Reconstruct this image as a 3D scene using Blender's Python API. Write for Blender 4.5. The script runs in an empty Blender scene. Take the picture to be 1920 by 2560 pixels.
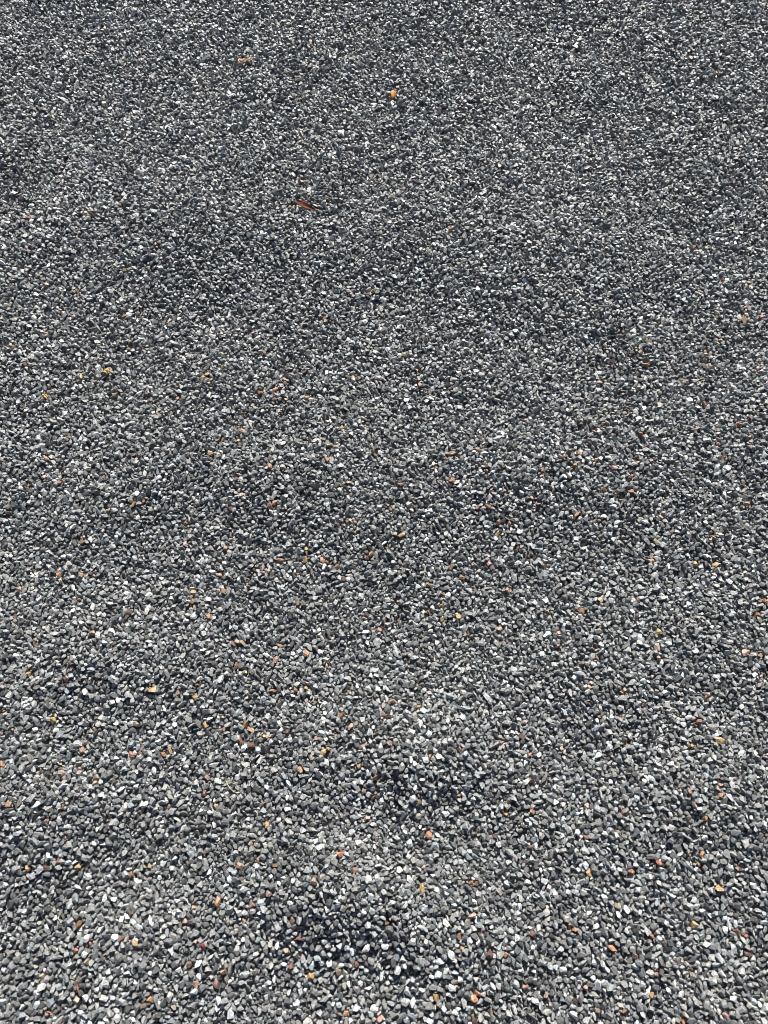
import bpy, bmesh, math, random
import numpy as np
from mathutils import Vector, Matrix, Euler

# ------------------------------------------------------------------ camera, sky, sun, exposure
scene = bpy.context.scene
CAM_H, PITCH, VFOV = 1.5, 67.0, 69.0          # a phone held at chest height, looking down at the gravel
SUN_ELEV, SUN_AZ = 42.0, 8.0                  # degrees; azimuth measured from straight ahead (+y) to the right
cam_d = bpy.data.cameras.new('camera')
cam = bpy.data.objects.new('camera', cam_d)
scene.collection.objects.link(cam)
cam.location = (0, 0, CAM_H)
cam.rotation_euler = (math.radians(90 - PITCH), 0, 0)
cam_d.sensor_fit = 'VERTICAL'
cam_d.angle = math.radians(VFOV)
cam_d.clip_start, cam_d.clip_end = 0.02, 2000
scene.camera = cam

world = bpy.data.worlds.new('World')
scene.world = world
world.use_nodes = True
wn = world.node_tree
bg = wn.nodes['Background']
sky = wn.nodes.new('ShaderNodeTexSky')
sky.sky_type = 'NISHITA'
sky.sun_disc = False
sky.sun_elevation = math.radians(SUN_ELEV)
sky.sun_rotation = math.radians(SUN_AZ)
wn.links.new(sky.outputs['Color'], bg.inputs['Color'])
sky.dust_density = 1.6
sky.ozone_density = 0.5
bg.inputs['Strength'].default_value = 0.05

sun_d = bpy.data.lights.new('sun', 'SUN')
sun_d.energy = 5.0
sun_d.angle = math.radians(0.53)
sun_d.color = (1.0, 0.95, 0.87)
sun = bpy.data.objects.new('sun', sun_d)
scene.collection.objects.link(sun)
e, a = math.radians(SUN_ELEV), math.radians(SUN_AZ)
to_sun = Vector((math.sin(a) * math.cos(e), math.cos(a) * math.cos(e), math.sin(e)))
sun.rotation_euler = to_sun.to_track_quat('Z', 'Y').to_euler()

scene.render.engine = 'CYCLES'
scene.view_settings.view_transform = 'Standard'
scene.view_settings.look = 'None'
scene.view_settings.gamma = 1.0
scene.view_settings.exposure = 1.3
scene.cycles.filter_width = 0.9
scene.cycles.max_bounces = 4
scene.cycles.diffuse_bounces = 3

rng = np.random.default_rng(7)
random.seed(7)

# ------------------------------------------------------------------ the lie of the gravel bed
W, H = 1920, 2560
FPX = (H / 2) / math.tan(math.radians(VFOV / 2))
th = math.radians(PITCH)
FWD = np.array([0, math.cos(th), -math.sin(th)])
RIGHT = np.array([1.0, 0, 0])
UP = np.array([0, math.sin(th), math.cos(th)])
CAMP = np.array([0, 0, CAM_H])

waves = []
for lo, hi, n, amp in ((0.22, 0.42, 16, 0.0013), (0.45, 1.1, 10, 0.0022)):
    for _ in range(n):
        wl = rng.uniform(lo, hi); an = rng.uniform(0, 2 * np.pi)
        waves.append((2 * np.pi / wl * np.cos(an), 2 * np.pi / wl * np.sin(an), rng.uniform(0, 2 * np.pi), amp * rng.uniform(.6, 1.3)))
humps = []                                     # x, y, radius x, radius y, height

def hfun(x, y):
    x = np.asarray(x, float); y = np.asarray(y, float)
    z = np.zeros(np.broadcast(x, y).shape)
    for kx, ky, ph, am in waves:
        z = z + am * np.sin(kx * x + ky * y + ph)
    for hx, hy, rx, ry, hh in humps:
        z = z + hh * np.exp(-((x - hx) / rx) ** 2 - ((y - hy) / ry) ** 2)
    return z

def ray(px, py):
    d = FWD + RIGHT * ((px - W / 2) / FPX) + UP * ((H / 2 - py) / FPX)
    return d

def ground_at(px, py, lift=0.0):               # where the sight line of a photo pixel meets the bed
    d = ray(px, py); z = 0.0
    for _ in range(6):
        t = (CAM_H - z) / -d[2]
        p = CAMP + d * t
        z = float(hfun(p[0], p[1])) + lift
    return np.array([p[0], p[1], z])

def project(P):
    q = P - CAMP
    dz = q @ FWD
    dz = np.where(dz < 1e-3, 1e-3, dz)
    return W / 2 + FPX * (q @ RIGHT) / dz, H / 2 - FPX * (q @ UP) / dz, q @ FWD

for px, py, rx, ry, hh in ((850, 2225, .16, .085, .026), (1110, 2330, .15, .08, .013), (70, 2020, .17, .09, .016),
                           (1830, 2010, .2, .09, .016), (1020, 1890, .2, .1, .019), (330, 1650, .2, .1, .012),
                           (1560, 1650, .2, .12, .010), (640, 1180, .3, .12, .012), (1350, 1160, .28, .12, .012),
                           (420, 560, .3, .16, .014), (1250, 640, .35, .16, .012), (300, 2380, .15, .08, .010)):
    p = ground_at(px, py)
    humps.append((p[0], p[1], rx, ry, hh * 1.75))

# ------------------------------------------------------------------ packing: stones dropped and settled in a periodic tile
U = 0.74                                       # overall stone size
TILE = 0.7

def neighbours(P, cut):
    nc = int(TILE / cut); cs = TILE / nc
    nz = int(P[:, 2].max() / cut) + 1
    cx = (P[:, 0] / cs).astype(int) % nc; cy = (P[:, 1] / cs).astype(int) % nc
    cz = np.clip((P[:, 2] / cut).astype(int), 0, nz - 1)
    key = (cx * nc + cy) * nz + cz
    order = np.argsort(key, kind='stable')
    ncell = nc * nc * nz
    start = np.searchsorted(key[order], np.arange(ncell + 1))
    I, J = [], []
    idx = np.arange(len(P))
    for dx in (-1, 0, 1):
        for dy in (-1, 0, 1):
            for dz in (-1, 0, 1):
                if (dx, dy, dz) < (0, 0, 0):
                    continue
                zz = cz + dz
                ok = (zz >= 0) & (zz < nz)
                ii = idx[ok]
                k2 = (((cx[ok] + dx) % nc) * nc + (cy[ok] + dy) % nc) * nz + zz[ok]
                s, c = start[k2], start[k2 + 1] - start[k2]
                tot = c.sum()
                if tot == 0:
                    continue
                rep = np.repeat(ii, c)
                off = np.arange(tot) - np.repeat(np.cumsum(c) - c, c)
                jj = order[np.repeat(s, c) + off]
                if (dx, dy, dz) == (0, 0, 0):
                    m = rep < jj
                    rep, jj = rep[m], jj[m]
                d = P[rep] - P[jj]
                d[:, :2] -= TILE * np.round(d[:, :2] / TILE)
                m = (d * d).sum(1) < cut * cut
                I.append(rep[m]); J.append(jj[m])
    return np.concatenate(I), np.concatenate(J)

def pack(n):
    r = np.clip(np.exp(rng.normal(math.log(0.0043 * U), 0.30, n)), 0.0021 * U, 0.0082 * U)
    P = np.column_stack([rng.uniform(0, TILE, n), rng.uniform(0, TILE, n), rng.uniform(0.003, 0.075 * U, n)])
    for it in range(150):
        g = U * (0.0011 if it < 70 else (0.0005 if it < 115 else 0.00015))
        P[:, 2] -= g
        if it % 5 == 0:
            I, J = neighbours(P, 0.0172 * U)
            rr = (r[I] + r[J]) * 0.98
        d = P[I] - P[J]
        d[:, :2] -= TILE * np.round(d[:, :2] / TILE)
        L = np.sqrt((d * d).sum(1)) + 1e-9
        m = L < rr
        i, j = I[m], J[m]
        c = d[m] * ((rr[m] - L[m]) / L[m] * 0.5)[:, None]
        cnt = np.bincount(i, minlength=n) + np.bincount(j, minlength=n)
        k = 1.5 / np.maximum(cnt, 1.5)
        for ax in range(3):
            P[:, ax] += (np.bincount(i, c[:, ax], n) - np.bincount(j, c[:, ax], n)) * np.maximum(k, .38)
        P[:, :2] %= TILE
        P[:, 2] = np.maximum(P[:, 2], r * 0.9)
    return P, r

TP, TR = pack(36000)
gx = (TP[:, 0] / .007).astype(int) % 100; gy = (TP[:, 1] / .007).astype(int) % 100
cell_top = np.zeros((100, 100)); np.maximum.at(cell_top, (gx, gy), TP[:, 2])
LEVEL = float(np.median(cell_top))
keep = TP[:, 2] > LEVEL - 0.0145 * U
TP, TR = TP[keep], TR[keep]
print('tile stones', len(TP), 'level', LEVEL)

X0, X1, Y0, Y1 = -1.8, 1.8, -0.8, 2.8
PP, RR = [], []
for i in range(math.floor(X0 / TILE), math.ceil(X1 / TILE)):
    for j in range(math.floor(Y0 / TILE), math.ceil(Y1 / TILE)):
        q = TP + np.array([i * TILE, j * TILE, -LEVEL])
        m = (q[:, 0] > X0) & (q[:, 0] < X1) & (q[:, 1] > Y0) & (q[:, 1] < Y1)
        PP.append(q[m]); RR.append(TR[m])
P = np.concatenate(PP); R = np.concatenate(RR)
P[:, 2] += hfun(P[:, 0], P[:, 1])
N = len(P)
NSHAPE = 48
ROT = np.column_stack([rng.normal(0, .8, N), rng.normal(0, .8, N), rng.uniform(0, 2 * np.pi, N)])
SC = R[:, None] * (0.96 * rng.uniform(.86, 1.14, (N, 3)))
SH = rng.integers(0, NSHAPE, N)
val = np.clip(0.138 * np.exp(rng.normal(0, .42, N)), .045, .4)
pale = rng.random(N) < .02
val[pale] = rng.uniform(.28, .40, pale.sum())
hue = rng.normal(0, .035, N); grn = rng.normal(0, .015, N)
TINT = np.column_stack([val * (.955 + hue), val * (1 + grn), val * (1.0 - hue)])
PAL = {'o': (.24, .122, .066), 'a': (.265, .17, .076), 't': (.205, .162, .115), 'p': (.235, .16, .122), 'r': (.11, .064, .048), 'w': (.45, .44, .40)}

# ------------------------------------------------------------------ which stones the photograph shows (nearest stone per pixel)
px, py, dep = project(P)
inf = (dep > .3) & (px > -20) & (px < W + 20) & (py > -20) & (py < H + 20)
ids = np.nonzero(inf)[0]
ids = ids[np.argsort(-dep[ids])]
S = 0.5
bw, bh = int(W * S), int(H * S)
vx, vy = (px[ids] * S).astype(int), (py[ids] * S).astype(int)
rad = R[ids] * FPX / dep[ids] * S
frag_i, frag_p, frag_d = [], [], []
for ox in range(-7, 8):
    for oy in range(-7, 8):
        m = (ox * ox + oy * oy <= rad * rad)
        xx, yy = vx + ox, vy + oy
        m &= (xx >= 0) & (xx < bw) & (yy >= 0) & (yy < bh)
        frag_i.append(np.nonzero(m)[0]); frag_p.append(yy[m] * bw + xx[m])
fi = np.concatenate(frag_i); fp = np.concatenate(frag_p)
o = np.argsort(fi, kind='stable')
buf = np.full(bw * bh, -1)
buf[fp[o]] = fi[o]                             # far to near: the nearest stone stays
seen = np.bincount(buf[buf >= 0], minlength=len(ids))
VIS = np.zeros(N); VIS[ids] = seen / (S * S)   # visible photo pixels of each stone
print('stones', N, 'in view', (VIS > 8).sum())

# ------------------------------------------------------------------ the coloured stones as noted from the photograph
# per square of the photograph: origin, scale, then x y colour
K1, K2 = 640 / 1659, 640 / 952
NOTES = [
 (0, 0, K1, '790 412 t 872 482 r 270 718 r 335 755 t 285 858 r 620 1028 r 400 1095 r 38 1385 r 118 1255 r 238 1325 r 196 1410 o 312 1387 t 565 1392 a 612 1380 a 770 1330 a 805 1385 o 1010 1580 o 740 1640 o 1005 1505 r 1255 980 r 1278 565 a 1280 160 t 675 200 t 1470 460 a 172 1610 t 405 1238 r 460 1340 a 705 95 w 800 105 w 120 550 w 85 575 w 940 1190 w'),
 (640, 0, K1, '325 165 o 130 150 t 365 280 r 385 322 r 355 412 o 205 495 t 525 620 a 120 655 t 285 635 a 265 660 w 970 155 o 1115 140 o 700 225 t 1340 675 o 1195 710 t 1295 265 r 345 740 r 1415 605 t 690 825 t 290 870 p 430 940 r 680 988 r 235 995 r 345 1035 r 230 1105 r 110 1145 p 305 1175 o 748 1155 a 710 1255 t 970 1288 r 950 1215 p 1195 920 t 1570 1048 o 1500 1085 a 1250 1495 o 845 1520 t 1390 1470 r 1100 1615 t 405 1295 r 460 1310 a 215 1335 p 805 850 t 822 475 w 555 850 w 405 348 w 820 1160 w 700 1440 w 735 1447 w 250 705 w'),
 (1280, 0, K1, '710 803 o 300 915 p 595 15 p 1150 385 t 1300 478 o 1440 795 t 1605 875 w 710 1270 p 770 1555 t 1180 1595 o 905 830 t 30 185 r 862 770 w 145 315 w 425 285 w 1510 385 w 128 812 w'),
 (0, 640, K1, '808 108 a 308 190 p 515 228 o 968 238 t 958 298 t 45 325 t 400 372 t 460 392 p 808 398 a 905 378 o 935 408 w 1010 342 r 1095 402 p 1182 402 o 1458 527 a 1636 508 p 298 495 a 75 578 o 848 572 o 822 610 r 925 622 r 660 690 r 168 720 o 530 788 a 635 820 p 1355 768 a 1318 780 a 1340 822 a 1362 845 r 1455 725 a 460 918 t 735 895 t 970 920 r 1138 935 o 1030 1020 a 1118 1015 t 148 978 r 1575 1025 o 1570 1122 o 1445 1050 r 1440 1200 o 1535 1208 a 1520 1085 a 1360 1268 a 355 1298 r 298 1332 a 398 1410 o 390 1478 o 268 1438 p 200 1495 o 595 1385 r 685 1425 o 738 1375 p 880 1318 o 930 1605 o 855 1605 a 715 1645 a 1525 1450 r 1560 1555 p 1490 1630 r 1310 1290 r 462 1165 a 345 1085 t 958 590 w 1198 672 w 548 655 w 30 170 w 245 1300 w 1110 1368 w'),
 (640, 640, K1, '245 70 r 610 255 o 760 225 a 950 225 r 1420 158 r 430 405 o 452 435 r 805 403 o 1405 488 w 1135 545 a 972 635 a 42 640 r 1045 732 o 1050 825 a 805 812 o 630 785 a 740 795 a 535 835 w 315 740 r 262 768 o 175 805 o 55 880 a 15 895 o 115 870 o 335 920 a 185 938 o 118 918 r 402 938 t 1120 890 r 1262 840 p 675 985 w 570 1010 t 165 1040 o 455 1060 t 548 1115 a 1068 1160 t 730 1165 r 460 1228 a 515 1240 a 775 1265 o 350 1195 o 445 1325 o 110 1370 o 1472 1158 r 1275 1282 o 1445 1258 o 1230 1320 o 1155 1328 w 1155 1380 r 1175 1360 t 1285 1445 o 1190 1480 r 1495 1392 o 1625 1365 t 1610 1510 o 1530 1520 o 545 1482 o 600 1472 t 945 1495 o 108 1590 o 165 1640 o 1010 1570 p 1028 1612 r 975 1580 p 80 1635 r 1430 1640 r 1485 1615 a 880 1655 o 1570 1080 w 900 1110 w'),
 (1280, 640, K1, '1365 152 o 1542 198 a 1215 232 p 1510 322 o 1480 348 r 1290 350 r 1328 408 t 1492 422 a 1605 410 o 1345 548 a 1448 565 a 720 490 o 870 550 a 985 455 p 585 605 r 765 628 r 820 628 o 1250 632 a 1250 675 o 635 697 r 870 710 o 1025 700 r 545 718 p 1605 722 o 1490 765 t 1295 720 r 1225 792 a 1100 820 a 570 825 p 690 865 t 970 880 t 810 855 t 1228 972 a 1600 1012 t 1545 1030 r 70 1072 o 590 1095 o 590 1015 t 435 1108 r 750 1018 t 762 1098 r 1078 1112 r 1185 1118 o 1475 1092 o 535 1158 p 845 1148 o 880 1182 o 1335 1210 o 1560 1168 p 720 1245 p 330 1298 o 535 1325 a 445 1275 o 895 1328 r 815 1320 t 1383 1325 a 1360 1283 r 1050 1365 o 655 1385 o 395 1352 a 775 1442 o 205 1398 o 1520 1490 o 755 1520 o 590 1528 o 690 1545 r 125 1557 o 165 1607 o 995 1590 a 1500 1605 o 432 1655 o 165 1488 o 250 1500 p 430 242 w 160 300 w 135 335 w 550 770 w 590 1165 w'),
 (0, 1280, K1, '55 8 a 590 58 r 935 72 p 1210 55 o 1185 210 p 1440 240 o 1500 165 r 1640 380 a 1437 412 a 515 180 o 530 418 a 378 415 o 128 495 o 1238 508 a 1440 515 a 1238 588 a 518 578 o 795 528 t 825 640 r 1622 498 o 1362 680 o 108 668 r 610 768 p 225 845 o 730 875 o 448 962 r 200 1010 t 185 1048 a 440 1097 r 590 1080 t 990 1140 a 1275 1115 o 1500 852 r 1560 845 t 1530 848 t 1548 990 o 1605 1038 a 1050 1238 p 20 1298 o 335 1342 a 605 1340 t 615 1410 o 885 1365 t 1330 1368 a 1450 1335 p 1585 1370 a 1640 1420 o 1448 1422 o 20 1425 t 85 1405 p 925 1497 a 850 1552 o 870 1580 r 905 1562 o 1065 1553 o 1092 1558 a 1348 1572 a 1632 1530 r 1570 1500 o 535 1545 p 20 1612 o 388 1640 o 1265 1215 a 1155 1185 t 1325 1180 r 370 760 w 375 1418 w 1510 1605 w 1415 1330 w'),
 (640, 1280, K1, '575 30 p 600 75 o 650 68 o 520 82 r 650 135 o 930 132 a 838 230 a 745 258 o 715 285 p 330 247 a 312 292 a 155 320 o 420 310 o 448 328 o 520 348 o 35 245 r 40 362 r 90 375 p 262 408 a 555 430 r 952 350 o 1248 365 r 1400 330 a 1525 340 o 1345 412 o 1392 488 a 1625 498 o 1635 60 o 1575 78 o 1565 158 a 1245 220 w 1320 222 w 1130 475 a 440 575 o 260 607 p 590 637 p 90 630 r 915 578 o 1212 602 a 1215 548 r 1315 665 a 1108 645 a 1215 702 a 920 705 o 795 755 o 720 650 r 480 805 o 155 865 a 1370 778 r 1590 755 p 1630 840 t 325 938 o 110 970 r 985 970 o 1130 988 w 460 990 a 265 1088 r 120 1138 o 160 1185 o 265 1140 o 335 1152 a 405 1232 a 360 1237 a 595 1155 a 1045 1130 t 1078 1255 a 560 1303 o 795 1290 p 845 1300 r 885 1248 o 760 1215 r 790 1170 w 610 1388 p 395 1455 p 518 1455 o 770 1440 o 60 1450 a 205 1408 r 460 1525 a 435 1550 a 682 1520 o 38 1580 o 1230 1515 p 1335 1535 o 1545 1535 o 1580 1505 o 362 1615 t 685 1645 o 860 1505 r 1145 1570 a 1445 1615 r 1015 1425 w 1165 1530 w 1180 1565 w'),
 (1280, 1280, K2, '60 172 o 125 190 o 20 132 r 65 198 t 345 45 o 552 32 o 592 62 a 250 3 o 505 5 o 533 97 a 762 97 o 527 185 a 675 198 a 765 198 a 313 35 t 322 95 t 782 75 t 905 245 r 580 255 t 362 300 w 330 310 p 462 325 o 935 323 o 48 365 o 238 375 o 252 370 o 130 372 a 460 410 a 330 428 p 635 412 r 550 455 a 175 452 p 158 500 o 318 515 a 320 540 a 545 500 t 545 555 p 917 385 o 890 382 o 820 540 a 920 535 o 870 515 p 800 570 a 282 575 p 293 650 o 428 670 o 443 718 r 482 718 r 720 705 o 928 630 p 940 600 r 185 775 p 325 760 a 33 778 p 415 768 o 688 775 o 690 828 a 675 860 a 782 842 a 417 868 a 190 872 t 55 888 o 46 835 r 935 905 r 297 570 w 755 702 w 288 675 w 650 712 w 620 705 w 708 385 w'),
 (0, 1920, K2, '158 17 o 220 15 p 290 5 o 362 52 a 40 130 o 228 153 o 175 200 o 390 193 r 365 220 w 240 252 p 775 37 t 755 97 r 635 133 r 803 140 a 742 235 t 215 350 o 112 380 o 290 368 a 172 367 r 558 366 a 493 407 o 895 360 p 757 318 r 925 278 p 928 498 p 800 517 o 715 520 a 680 570 p 430 488 w 297 577 o 338 648 o 275 692 o 325 713 t 440 635 r 488 655 o 388 697 a 487 550 r 728 643 p 915 570 p 160 780 a 568 858 a 530 875 t 290 873 p 692 735 r 830 768 o 790 805 r 655 900 t 730 818 p 735 725 w 200 548 w 215 520 w 178 910 r'),
 (640, 1920, K2, '455 33 o 215 47 p 173 3 o 32 130 p 175 155 o 40 213 a 408 88 t 437 112 o 605 115 o 748 98 o 412 183 p 298 315 o 362 383 o 325 318 w 632 247 o 633 368 p 15 342 o 72 368 o 218 430 p 42 475 p 622 455 a 825 438 r 795 430 o 490 570 o 803 540 p 838 597 r 757 633 o 770 673 a 163 630 o 238 640 p 135 568 r 120 668 t 213 575 t 375 717 r 350 738 w 128 740 r 200 780 a 660 850 a 830 830 o 797 868 o 747 828 t 330 905 o 930 690 o 880 700 r 825 940 r 720 583 w 600 590 w 612 820 w 487 228 w 612 218 w 402 528 w 470 935 p 940 170 a 320 765 t 875 910 a'),
 (1280, 1920, K2, '82 157 o 15 182 t 86 40 o 288 130 p 412 167 o 275 258 o 388 235 t 70 310 r 40 340 r 280 397 a 435 397 o 548 348 o 520 350 r 620 65 o 660 85 o 785 98 o 775 68 o 717 185 o 672 138 p 705 327 o 668 325 r 697 350 a 845 378 o 935 345 t 943 255 r 773 462 a 150 438 w 65 585 w 208 572 p 240 605 o 85 628 r 390 520 t 365 672 o 440 693 w 460 703 p 325 720 t 525 630 o 573 658 t 680 590 a 535 772 p 627 722 p 663 743 o 875 618 o 845 620 r 790 605 w 722 655 w 517 835 o 280 808 p 55 803 p 110 838 t 225 870 r 30 843 w 410 897 o 320 905 r 640 935 o 790 920 p 455 732 w 550 740 r 880 705 r 495 430 w 517 775 w 128 353 w 675 48 w'),
]
noted = []
for ox, oy, k, txt in NOTES:
    t = txt.split()
    for i in range(0, len(t), 3):
        noted.append((ox + float(t[i]) * k, oy + float(t[i + 1]) * k, t[i + 2]))

out = ~((px > -40) & (px < W + 40) & (py > -40) & (py < H + 40) & (dep > .3))
odd = out & (rng.random(N) < .012)             # beyond the frame the mixture simply goes on
for i in np.nonzero(odd)[0]:
    c = np.array(PAL[random.choice('ooaatpprw')])
    TINT[i] = c * random.uniform(.7, 1.1)

cand = np.nonzero(VIS > 10)[0]
cpx, cpy, cvis = px[cand], py[cand], VIS[cand].copy()
full = np.pi * (R[cand] * FPX / dep[cand]) ** 2
chosen = []                                    # (stone, colour, photo x, photo y)
for x, y, c in noted:
    d = np.hypot(cpx - x, cpy - y)
    reach = 7 + 5 * y / H
    score = np.where((d < reach * 1.6) & (cvis > 0), np.minimum(np.sqrt(np.maximum(cvis, 0)), 7 + 7 * y / H) - .7 * d, -99)
    b = int(np.argmax(score))
    if score[b] < -50:
        continue
    i = cand[b]; cvis[b] = 0
    k = random.uniform(.78, 1.15)
    TINT[i] = np.clip(np.array(PAL[c]) * k * (1 + rng.normal(0, .05, 3)), .02, .75)
    chosen.append((i, c, float(px[i]), float(py[i])))
chosen_ids = {c[0] for c in chosen}
print('noted', len(noted), 'matched', len(chosen))

# ------------------------------------------------------------------ materials
def nodes(name):
    m = bpy.data.materials.new(name); m.use_nodes = True
    nt = m.node_tree
    return m, nt, nt.nodes, nt.links, nt.nodes['Principled BSDF']

def stone_material():
    m, nt, n, l, b = nodes('stone')
    at = n.new('ShaderNodeAttribute'); at.attribute_type = 'INSTANCER'; at.attribute_name = 'tint'
    tc = n.new('ShaderNodeTexCoord'); oi = n.new('ShaderNodeObjectInfo')
    mul = n.new('ShaderNodeVectorMath'); mul.operation = 'SCALE'; mul.inputs[0].default_value = (37.0, 91.0, 53.0)
    l.new(oi.outputs['Random'], mul.inputs['Scale'])
    add = n.new('ShaderNodeVectorMath'); add.operation = 'ADD'
    l.new(tc.outputs['Object'], add.inputs[0]); l.new(mul.outputs[0], add.inputs[1])
    nz = n.new('ShaderNodeTexNoise'); nz.inputs['Scale'].default_value = 1.9; nz.inputs['Detail'].default_value = 3; nz.inputs['Roughness'].default_value = .65
    l.new(add.outputs[0], nz.inputs['Vector'])
    rp = n.new('ShaderNodeMapRange'); rp.inputs['From Min'].default_value = .3; rp.inputs['From Max'].default_value = .7
    rp.inputs['To Min'].default_value = .62; rp.inputs['To Max'].default_value = 1.42
    l.new(nz.outputs['Fac'], rp.inputs['Value'])
    mx = n.new('ShaderNodeVectorMath'); mx.operation = 'SCALE'
    l.new(at.outputs['Color'], mx.inputs[0]); l.new(rp.outputs['Result'], mx.inputs['Scale'])
    l.new(mx.outputs[0], b.inputs['Base Color'])
    n2 = n.new('ShaderNodeTexNoise'); n2.inputs['Scale'].default_value = 4.0; n2.inputs['Detail'].default_value = 2
    l.new(add.outputs[0], n2.inputs['Vector'])
    bp = n.new('ShaderNodeBump'); bp.inputs['Strength'].default_value = .7; bp.inputs['Distance'].default_value = .0013
    l.new(n2.outputs['Fac'], bp.inputs['Height']); l.new(bp.outputs['Normal'], b.inputs['Normal'])
    b.inputs['Roughness'].default_value = .42
    b.inputs['Specular IOR Level'].default_value = .5
    return m

def ground_material():
    m, nt, n, l, b = nodes('gravel_ground')
    tc = n.new('ShaderNodeTexCoord')
    v = n.new('ShaderNodeTexVoronoi'); v.inputs['Scale'].default_value = 105
    l.new(tc.outputs['Object'], v.inputs['Vector'])
    sp = n.new('ShaderNodeSeparateColor'); l.new(v.outputs['Color'], sp.inputs[0])
    cr = n.new('ShaderNodeValToRGB')
    cr.color_ramp.elements[0].color = (.06, .062, .066, 1); cr.color_ramp.elements[1].color = (.26, .26, .255, 1)
    l.new(sp.outputs[0], cr.inputs[0]); l.new(cr.outputs[0], b.inputs['Base Color'])
    bp = n.new('ShaderNodeBump'); bp.inputs['Distance'].default_value = .006; bp.invert = True
    l.new(v.outputs['Distance'], bp.inputs['Height']); l.new(bp.outputs['Normal'], b.inputs['Normal'])
    b.inputs['Roughness'].default_value = .7
    return m

def plant_material(name, c1, c2, scale, rough=.55):
    m, nt, n, l, b = nodes(name)
    tc = n.new('ShaderNodeTexCoord')
    nz = n.new('ShaderNodeTexNoise'); nz.inputs['Scale'].default_value = scale; nz.inputs['Detail'].default_value = 4
    l.new(tc.outputs['Object'], nz.inputs['Vector'])
    cr = n.new('ShaderNodeValToRGB')
    cr.color_ramp.elements[0].position = .3; cr.color_ramp.elements[1].position = .7
    cr.color_ramp.elements[0].color = (*c1, 1); cr.color_ramp.elements[1].color = (*c2, 1)
    l.new(nz.outputs['Fac'], cr.inputs[0]); l.new(cr.outputs[0], b.inputs['Base Color'])
    bp = n.new('ShaderNodeBump'); bp.inputs['Distance'].default_value = .0006; bp.inputs['Strength'].default_value = .5
    l.new(nz.outputs['Fac'], bp.inputs['Height']); l.new(bp.outputs['Normal'], b.inputs['Normal'])
    b.inputs['Roughness'].default_value = rough
    return m

M_STONE, M_GROUND = stone_material(), ground_material()

# ------------------------------------------------------------------ ground sheet, out to the horizon
def axis(lo, hi, far):
    c = list(np.arange(lo, hi + .001, .06)); s = .12
    a = c[0]; left = []
    while a > -far:
        s *= 1.35; a -= s; left.append(a)
    s = .12; bb = c[-1]; right = []
    while bb < far:
        s *= 1.35; bb += s; right.append(bb)
    return np.array(left[::-1] + c + right)

ax, ay = axis(-2.4, 2.4, 300), axis(-1.5, 3.5, 300)
GX, GY = np.meshgrid(ax, ay)
inside = np.clip(1.6 - np.maximum(np.abs(GX) / 2.4, np.abs(GY - 1.0) / 2.4), 0, 1)
GZ = hfun(GX, GY) * np.clip(inside * 3, 0, 1) - .0155 * U - .001 + .009 * np.clip((np.maximum(np.abs(GX) / 1.8, np.abs(GY - .975) / 1.825) - 1.0) * 8, 0, 1)
nx, ny = len(ax), len(ay)
verts = np.column_stack([GX.ravel(), GY.ravel(), GZ.ravel()]).tolist()
faces = [(j * nx + i, j * nx + i + 1, (j + 1) * nx + i + 1, (j + 1) * nx + i) for j in range(ny - 1) for i in range(nx - 1)]
me = bpy.data.meshes.new('ground'); me.from_pydata(verts, [], faces); me.update()
me.materials.append(M_GROUND)
for p in me.polygons: p.use_smooth = True
ground = bpy.data.objects.new('ground', me)
ground['kind'] = 'structure'
scene.collection.objects.link(ground)

# ------------------------------------------------------------------ stone shapes: chips bounded by broken faces
def chip(k):
    rr = np.random.default_rng(100 + k)
    m = int(rr.integers(10, 15))
    i = np.arange(m) + .5
    phi = np.arccos(1 - 2 * i / m); t = np.pi * (1 + 5 ** .5) * i
    nn = np.column_stack([np.cos(t) * np.sin(phi), np.sin(t) * np.sin(phi), np.cos(phi)]) + rr.normal(0, .3, (m, 3))
    nn = np.vstack([nn, np.eye(3), -np.eye(3)])
    nn /= np.linalg.norm(nn, axis=1)[:, None]
    dd = np.concatenate([rr.uniform(.62, .98, m), np.full(6, 1.12)])
    vs = []
    M = len(nn)
    for a_ in range(M):
        for b_ in range(a_ + 1, M):
            for c_ in range(b_ + 1, M):
                A = nn[[a_, b_, c_]]
                if abs(np.linalg.det(A)) < .05: continue
                v = np.linalg.solve(A, dd[[a_, b_, c_]])
                if (nn @ v <= dd + 1e-6).all(): vs.append(v)
    vs = np.array(vs)
    ax_ = np.array([rr.uniform(1.05, 1.4), rr.uniform(.9, 1.12), rr.uniform(.62, .92)])
    if k % 6 == 0: ax_ = np.array([1.55, .85, .68])
    if k % 7 == 3: ax_ = np.array([1.3, 1.15, .5])
    vs = (vs - vs.mean(0)) * ax_
    bm = bmesh.new()
    for v in vs: bm.verts.new(v)
    bmesh.ops.remove_doubles(bm, verts=bm.verts, dist=.09)
    r_ = bmesh.ops.convex_hull(bm, input=bm.verts)
    junk = [g for g in r_['geom_interior'] + r_['geom_unused'] if isinstance(g, bmesh.types.BMVert)]
    if junk: bmesh.ops.delete(bm, geom=junk, context='VERTS')
    mesh = bpy.data.meshes.new('stone_chip'); bm.to_mesh(mesh); bm.free()
    mesh.materials.append(M_STONE)
    return mesh

CHIPS = [chip(k) for k in range(NSHAPE)]
print('chip tris', sum(len(c.polygons) for c in CHIPS) / NSHAPE)

def stone_object(i, name):
    ob = bpy.data.objects.new(name, CHIPS[int(SH[i])])
    ob.location = P[i]; ob.rotation_euler = ROT[i]; ob.scale = SC[i]
    ob['tint'] = [float(v) for v in TINT[i]]
    scene.collection.objects.link(ob)
    return ob

single = np.zeros(N, bool)

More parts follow.
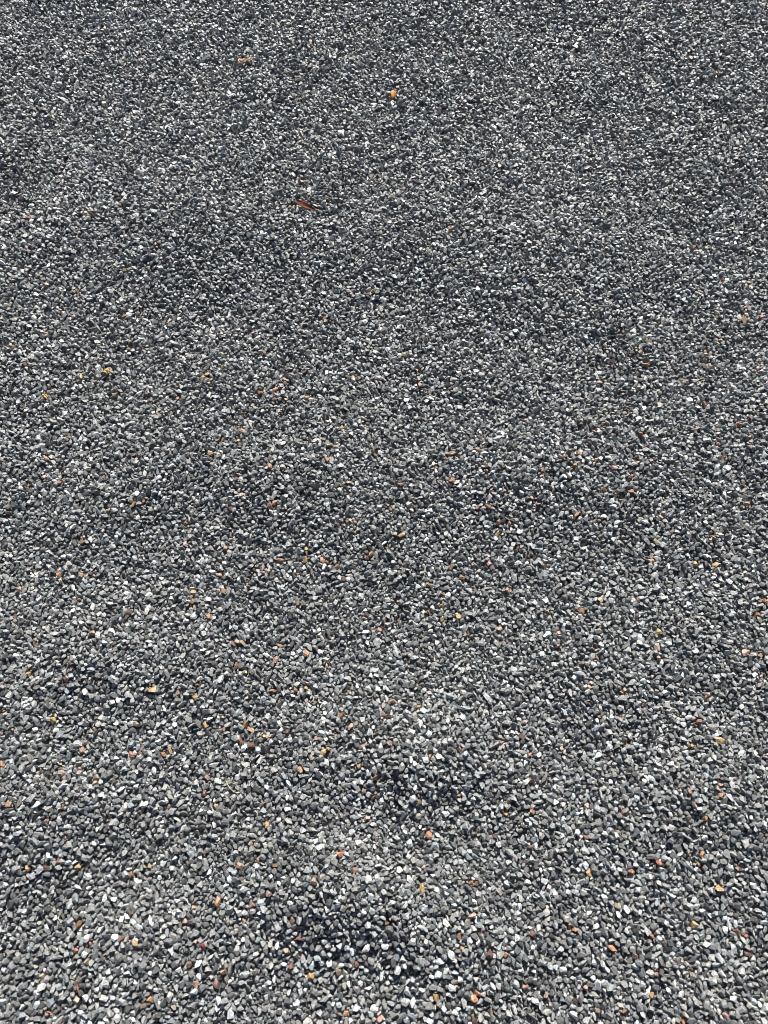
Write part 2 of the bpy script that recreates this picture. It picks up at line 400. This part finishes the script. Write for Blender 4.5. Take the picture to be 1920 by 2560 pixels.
# coloured stones: the 300 that show largest are things of their own, the rest stay in the gravel
CNAME = {'o': ('orange_stone', 'orange'), 'a': ('amber_stone', 'amber yellow'), 't': ('tan_stone', 'tan'),
         'p': ('pink_stone', 'pale pinkish'), 'r': ('brown_stone', 'rust brown'), 'w': ('white_stone', 'whitish')}
colored = sorted([c for c in chosen if c[1] != 'w'], key=lambda c: -VIS[c[0]])[:300]
whites = [c for c in chosen if c[1] == 'w']
COLS = ['at the left edge', 'left of centre', 'just left of centre', 'just right of centre', 'right of centre', 'at the right edge']
ROWS = ['along the top', 'in second band from top', 'in third band from top', 'just above mid height',
        'just below mid height', 'in third band from bottom', 'in second band from bottom', 'along the bottom']
cells = {}
for i, c, x, y in colored + whites:
    cells.setdefault((c, min(5, max(0, int(x / W * 6))), min(7, max(0, int(y / H * 8)))), []).append((x, i))
ORD = ['leftmost', 'second', 'third', 'fourth', 'fifth', 'sixth', 'seventh', 'eighth', 'ninth', 'tenth']
for (c, cx, cy), lst in cells.items():
    lst.sort()
    for k, (x, i) in enumerate(lst):
        nm, word = CNAME[c]
        ob = stone_object(i, nm); single[i] = True
        place = f'{ROWS[cy]}, {COLS[cx]}'
        if len(lst) == 1:
            lab = f'{word} stone {place}'
        elif k == 0:
            lab = f'leftmost {word} stone {place}'
        elif k == len(lst) - 1:
            lab = f'rightmost {word} stone {place}'
        else:
            lab = f'{ORD[k]} {word} stone from left {place}'
        ob['label'] = lab; ob['category'] = 'stone'
        ob['group'] = 'white stones in the gravel' if c == 'w' else 'coloured stones in the gravel'

# the 300 grey stones that show largest are parts of the ground
grey = np.array([VIS[i] if i not in chosen_ids else 0 for i in range(N)])
for i in np.argsort(-grey)[:300]:
    ob = stone_object(int(i), 'stone'); single[i] = True
    ob.parent = ground

# ------------------------------------------------------------------ the rest of the gravel: one body of loose stones
rest = np.nonzero(~single)[0]
gm = bpy.data.meshes.new('gravel')
gm.vertices.add(len(rest))
gm.vertices.foreach_set('co', P[rest].astype(np.float32).ravel())
for nm, typ, arr in (('rot', 'FLOAT_VECTOR', ROT), ('scl', 'FLOAT_VECTOR', SC)):
    at = gm.attributes.new(nm, typ, 'POINT'); at.data.foreach_set('vector', arr[rest].astype(np.float32).ravel())
at = gm.attributes.new('tint', 'FLOAT_COLOR', 'POINT')
at.data.foreach_set('color', np.column_stack([TINT[rest], np.ones(len(rest))]).astype(np.float32).ravel())
at = gm.attributes.new('shape', 'INT', 'POINT'); at.data.foreach_set('value', SH[rest].astype(np.int32))
gravel = bpy.data.objects.new('gravel', gm)
gravel['kind'] = 'stuff'
gravel['label'] = 'loose dark grey crushed stone gravel covering the whole ground'
gravel.parent = ground
scene.collection.objects.link(gravel)
chips_col = bpy.data.collections.new('stone_chips')
for k, me in enumerate(CHIPS):
    chips_col.objects.link(bpy.data.objects.new(f'stone_chip_{k:03d}', me))
ng = bpy.data.node_groups.new('scatter_stones', 'GeometryNodeTree')
ng.interface.new_socket('Geometry', in_out='INPUT', socket_type='NodeSocketGeometry')
ng.interface.new_socket('Geometry', in_out='OUTPUT', socket_type='NodeSocketGeometry')
gi, go = ng.nodes.new('NodeGroupInput'), ng.nodes.new('NodeGroupOutput')
iop = ng.nodes.new('GeometryNodeInstanceOnPoints')
ci = ng.nodes.new('GeometryNodeCollectionInfo')
ci.inputs['Collection'].default_value = chips_col
ci.inputs['Separate Children'].default_value = True
ci.inputs['Reset Children'].default_value = True
def named(nm, typ):
    nd = ng.nodes.new('GeometryNodeInputNamedAttribute'); nd.data_type = typ
    nd.inputs['Name'].default_value = nm
    return [o_ for o_ in nd.outputs if o_.enabled and o_.name == 'Attribute'][0]
L = ng.links
L.new(gi.outputs[0], iop.inputs['Points'])
L.new(ci.outputs[0], iop.inputs['Instance'])
iop.inputs['Pick Instance'].default_value = True
L.new(named('shape', 'INT'), iop.inputs['Instance Index'])
L.new(named('rot', 'FLOAT_VECTOR'), iop.inputs['Rotation'])
L.new(named('scl', 'FLOAT_VECTOR'), iop.inputs['Scale'])
L.new(iop.outputs[0], go.inputs[0])
md = gravel.modifiers.new('stones', 'NODES'); md.node_group = ng

# ------------------------------------------------------------------ plant litter lying on the stones
def rest_at(px_, py_, reach=.006):
    p = ground_at(px_, py_)
    for _ in range(2):
        near = (np.abs(P[:, 0] - p[0]) < reach) & (np.abs(P[:, 1] - p[1]) < reach)
        z = (P[near, 2] + R[near] * .7).max() if near.any() else p[2]
        p = ground_at(px_, py_, z - float(hfun(p[0], p[1])))
    return Vector(p)

def smooth_path(pts, k=5):
    """Catmull-Rom through the points"""
    q = [pts[0] * 2 - pts[1]] + pts + [pts[-1] * 2 - pts[-2]]
    res = []
    for i in range(1, len(q) - 2):
        for j in range(k):
            t = j / k
            a_, b_, c_, d_ = q[i - 1], q[i], q[i + 1], q[i + 2]
            res.append(.5 * ((2 * b_) + (c_ - a_) * t + (2 * a_ - 5 * b_ + 4 * c_ - d_) * t * t + (3 * b_ - a_ - 3 * c_ + d_) * t ** 3))
    return res + [pts[-1]]

def link_mesh(name, verts_, faces_, mat, loc, parent=None, smooth=True):
    m = bpy.data.meshes.new(name)
    m.from_pydata([tuple(Vector(v) - loc) for v in verts_], [], faces_); m.update()
    bm = bmesh.new(); bm.from_mesh(m); bmesh.ops.recalc_face_normals(bm, faces=bm.faces); bm.to_mesh(m); bm.free()
    m.materials.append(mat)
    if smooth:
        for p_ in m.polygons: p_.use_smooth = True
    ob = bpy.data.objects.new(name, m)
    scene.collection.objects.link(ob)
    if parent: ob.parent = parent
    else: ob.location = loc
    return ob

def tube(pts, r0, r1, knots=0.0, sides=7, seed=0):
    rs = random.Random(seed)
    path = smooth_path(pts); n_ = len(path)
    vs, fs = [], []
    for i, p in enumerate(path):
        t = (path[min(i + 1, n_ - 1)] - path[max(i - 1, 0)]).normalized()
        u = t.cross(Vector((0, 0, 1)))
        u = u.normalized() if u.length > 1e-4 else Vector((1, 0, 0))
        w = u.cross(t)
        r = (r0 + (r1 - r0) * i / (n_ - 1)) * (1 + rs.uniform(-knots, knots))
        for k in range(sides):
            a_ = 2 * math.pi * k / sides
            vs.append(p + u * (r * math.cos(a_)) + w * (r * math.sin(a_)))
    for i in range(n_ - 1):
        for k in range(sides):
            fs.append((i * sides + k, i * sides + (k + 1) % sides, (i + 1) * sides + (k + 1) % sides, (i + 1) * sides + k))
    fs.append(tuple(range(sides))[::-1]); fs.append(tuple((n_ - 1) * sides + k for k in range(sides)))
    return vs, fs

def on_bed(pix, lift):
    return [rest_at(x, y) + Vector((0, 0, l)) for (x, y), l in zip(pix, lift)]

def describe(ob, label, cat, group=None):
    ob['label'] = label; ob['category'] = cat
    if group: ob['group'] = group
    return ob

def empty(name, loc):
    ob = bpy.data.objects.new(name, None); ob.location = loc; ob.empty_display_size = .01
    scene.collection.objects.link(ob)
    return ob

def blade(a_, b_, width, curl, bend, thick, prof, nl=14, nw=6, tilt=0.0):
    """leaf blade from a to b: curled across, bent along, with thickness"""
    t = (b_ - a_); ln = t.length; t.normalize()
    u = t.cross(Vector((0, 0, 1))).normalized(); w = u.cross(t)
    q = Matrix.Rotation(tilt, 3, t); u = q @ u; w = q @ w
    top, bot = [], []
    for i in range(nl + 1):
        s_ = i / nl
        for k in range(nw + 1):
            v_ = k / nw * 2 - 1
            hw = width * prof(s_)
            p = a_ + t * (s_ * ln) + u * (hw * v_) + w * (curl * hw * v_ * v_ + bend * math.sin(math.pi * s_) + .00035 * math.sin(9 * s_ + 4 * v_))
            top.append(p + w * thick / 2); bot.append(p - w * thick / 2)
    n1 = nw + 1; M_ = len(top); fs = []
    for i in range(nl):
        for k in range(nw):
            a0 = i * n1 + k
            fs.append((a0, a0 + 1, a0 + n1 + 1, a0 + n1))
            fs.append((M_ + a0, M_ + a0 + n1, M_ + a0 + n1 + 1, M_ + a0 + 1))
    rim = [k for k in range(n1)] + [i * n1 + nw for i in range(1, nl + 1)] + [nl * n1 + k for k in range(nw - 1, -1, -1)] + [i * n1 for i in range(nl - 1, 0, -1)]
    for i in range(len(rim)):
        a0, b0 = rim[i], rim[(i + 1) % len(rim)]
        fs.append((a0, b0, M_ + b0, M_ + a0))
    return top + bot, fs

M_BROWN = plant_material('dry_brown_leaf', (.075, .022, .013), (.15, .05, .03), 90, .85)
M_BROWN.node_tree.nodes['Principled BSDF'].inputs['Specular IOR Level'].default_value = .15
M_AMBER = plant_material('amber_petal', (.62, .22, .02), (.85, .42, .06), 160, .5)
nt_ = M_AMBER.node_tree                        # a thin petal lets the sun through
tr_ = nt_.nodes.new('ShaderNodeBsdfTranslucent'); mx_ = nt_.nodes.new('ShaderNodeMixShader')
mx_.inputs[0].default_value = .6
pb_ = nt_.nodes['Principled BSDF']
nt_.links.new(pb_.inputs['Base Color'].links[0].from_socket, tr_.inputs['Color'])
nt_.links.new(pb_.outputs[0], mx_.inputs[1]); nt_.links.new(tr_.outputs[0], mx_.inputs[2])
nt_.links.new(mx_.outputs[0], nt_.nodes['Material Output'].inputs['Surface'])
M_HUSK = plant_material('yellow_husk', (.46, .22, .03), (.70, .38, .08), 220, .5)
M_TWIG = plant_material('brown_twig', (.09, .035, .02), (.26, .11, .06), 300, .6)
M_DARK = plant_material('dark_twig', (.035, .018, .016), (.09, .05, .042), 300, .6)
M_STRAW = plant_material('straw', (.42, .28, .10), (.62, .46, .22), 260, .5)
M_RED = plant_material('red_leaf', (.14, .012, .01), (.24, .03, .015), 200, .5)
M_BARK = plant_material('bark', (.07, .03, .018), (.42, .30, .19), 190, .75)

lance = lambda s_: max(.06, math.sin(math.pi * min(1, (.12 + s_ * .88)) ** .9)) * (1 - .25 * s_)
pa, pb = rest_at(741, 506) + Vector((0, 0, .004)), rest_at(798, 532) + Vector((0, 0, .0015))
v, f = blade(pa, pb, .0085, .3, .003, .0005, lance, tilt=.45)
describe(link_mesh('dry_leaf', v, f, M_BROWN, pa), 'long curled reddish brown dry leaf lying in the upper gravel', 'leaf')

oval = lambda s_: max(.15, math.sin(math.pi * (.08 + .86 * s_))) * (1 + .18 * math.sin(11 * s_))
pa = rest_at(983, 246) + Vector((0, 0, .001)); pb = pa + Vector((-.001, .022, .007))
v, f = blade(pa, pb, .0082, .3, .0015, .0006, oval, nl=12)
describe(link_mesh('petal', v, f, M_AMBER, pa), 'bright amber petal standing up in the gravel near the top centre', 'petal')

for pts, prongs, lab in (
        ([(251, 927), (257, 930), (263, 928)], [[(263, 927), (268, 922), (280, 932)], [(263, 928), (267, 925), (275, 930)], [(262, 929), (265, 931), (270, 935)]],
         'yellow clawed flower husk with its stem pointing left'),
        ([(103, 990), (107, 991), (111, 990)], [[(111, 990), (116, 988), (122, 997)], [(111, 991), (114, 993), (119, 1001)], [(110, 990), (108, 987), (105, 985)]],
         'yellow clawed flower husk near the left edge')):
    base = rest_at(*pts[1])
    hz = base.z + .002
    def lifted(pp, hs):
        out_ = []
        for (x, y), h_ in zip(pp, hs):
            g_ = ground_at(x, y, hz + h_ - float(hfun(base.x, base.y)))
            out_.append(Vector(g_))
        return out_
    root = empty('flower_husk', base)
    describe(root, lab, 'husk', 'dried flower husks')
    v, f = tube(lifted(pts, (0, .001, .002)), .0007, .0013, .15, seed=3)
    link_mesh('stem', v, f, M_HUSK, base, root)
    for k, pr in enumerate(prongs):
        v, f = tube(lifted(pr, (.002, .006, .001)), .0024, .0006, .08, seed=k)
        link_mesh('prong', v, f, M_HUSK, base, root)

TWIGS = [
 ('twig', M_TWIG, [(194, 2449), (194, 2463), (197, 2479), (200, 2496)], (.003, .0025, .0015, .001), .0016, .0009, .22, 'knobbly brown twig lying upright in the bottom left gravel', 'twig'),
 ('straw', M_STRAW, [(565, 1951), (573, 1967), (584, 1979), (597, 1982), (611, 1982)], (.002, .002, .0008, .0005, .001), .0005, .0005, .05, 'thin bent pale straw lying left of centre', 'straw'),
 ('twig', M_TWIG, [(1239, 2085), (1231, 2089), (1230, 2098), (1227, 2111)], (.001, .0018, .001, .0005), .0012, .0009, .15, 'hooked brown stem in a dark patch right of centre', 'twig'),
 ('twig', M_TWIG, [(965, 1540), (961, 1556), (960, 1575)], (.003, .0015, .0008), .0010, .0008, .12, 'short straight brown twig in the middle of the gravel', 'twig'),
 ('twig', M_DARK, [(1688, 2301), (1696, 2307), (1705, 2315)], (.001, .0015, .001), .0007, .0005, .1, 'tiny dark twig low on the right side', 'twig'),
 ('twig', M_DARK, [(936, 1098), (938, 1112), (939, 1124)], (.002, .0015, .001), .0009, .0007, .1, 'tiny dark upright twig just above mid height', 'twig'),
 ('twig', M_TWIG, [(114, 2531), (124, 2530), (136, 2538)], (.001, .0015, .001), .0013, .0009, .15, 'curved dark brown stem at the bottom left edge', 'twig'),
 ('twig', M_TWIG, [(1198, 2066), (1194, 2075), (1190, 2084)], (.001, .0015, .001), .0009, .0007, .15, 'short brown stem left of the hooked brown stem', 'twig'),
]
for k, (nm, mat, pix, lift, r0, r1, kn, lab, cat) in enumerate(TWIGS):
    pts = on_bed(pix, lift)
    v, f = tube(pts, r0, r1, kn, seed=20 + k)
    describe(link_mesh(nm, v, f, mat, pts[0]), lab, cat, 'twigs on the gravel' if cat == 'twig' else None)

pts = on_bed([(1248, 1978), (1258, 1990), (1266, 2002), (1276, 2025)], (.001, .002, .002, .001))
root = describe(empty('forked_twig', pts[0]), 'thin dark forked twig right of centre above an amber stone', 'twig', 'twigs on the gravel')
v, f = tube(pts, .0005, .0009, .1, seed=41); link_mesh('stem', v, f, M_DARK, pts[0], root)
b2 = [pts[2]] + on_bed([(1278, 2003), (1291, 2003)], (.002, .001))
v, f = tube(b2, .0006, .0004, .1, seed=42); link_mesh('branch', v, f, M_DARK, pts[0], root)

pa, pb = rest_at(505, 2356) + Vector((0, 0, .001)), rest_at(513, 2371) + Vector((0, 0, .0005))
v, f = blade(pa, pb, .0028, .4, .0012, .0004, oval, nl=8, nw=4)
describe(link_mesh('leaf_fragment', v, f, M_RED, pa), 'small dark red leaf fragment low in the left half', 'leaf')

pa, pb = rest_at(596, 158) + Vector((0, 0, .003)), rest_at(633, 152) + Vector((0, 0, .003))
flake = lambda s_: .75 + .25 * math.sin(7.3 * s_ + 1) + .12 * math.sin(19 * s_)
v, f = blade(pa, pb, .010, -.25, .002, .004, flake, nl=16, nw=7, tilt=.35)
fr = random.Random(5)
v = [p + Vector((fr.uniform(-1, 1), fr.uniform(-1, 1), fr.uniform(-1, 1))) * .0011 for p in v]
describe(link_mesh('bark_flake', v, f, M_BARK, pa, smooth=False), 'ragged brown and cream bark flake in the upper left gravel', 'bark')
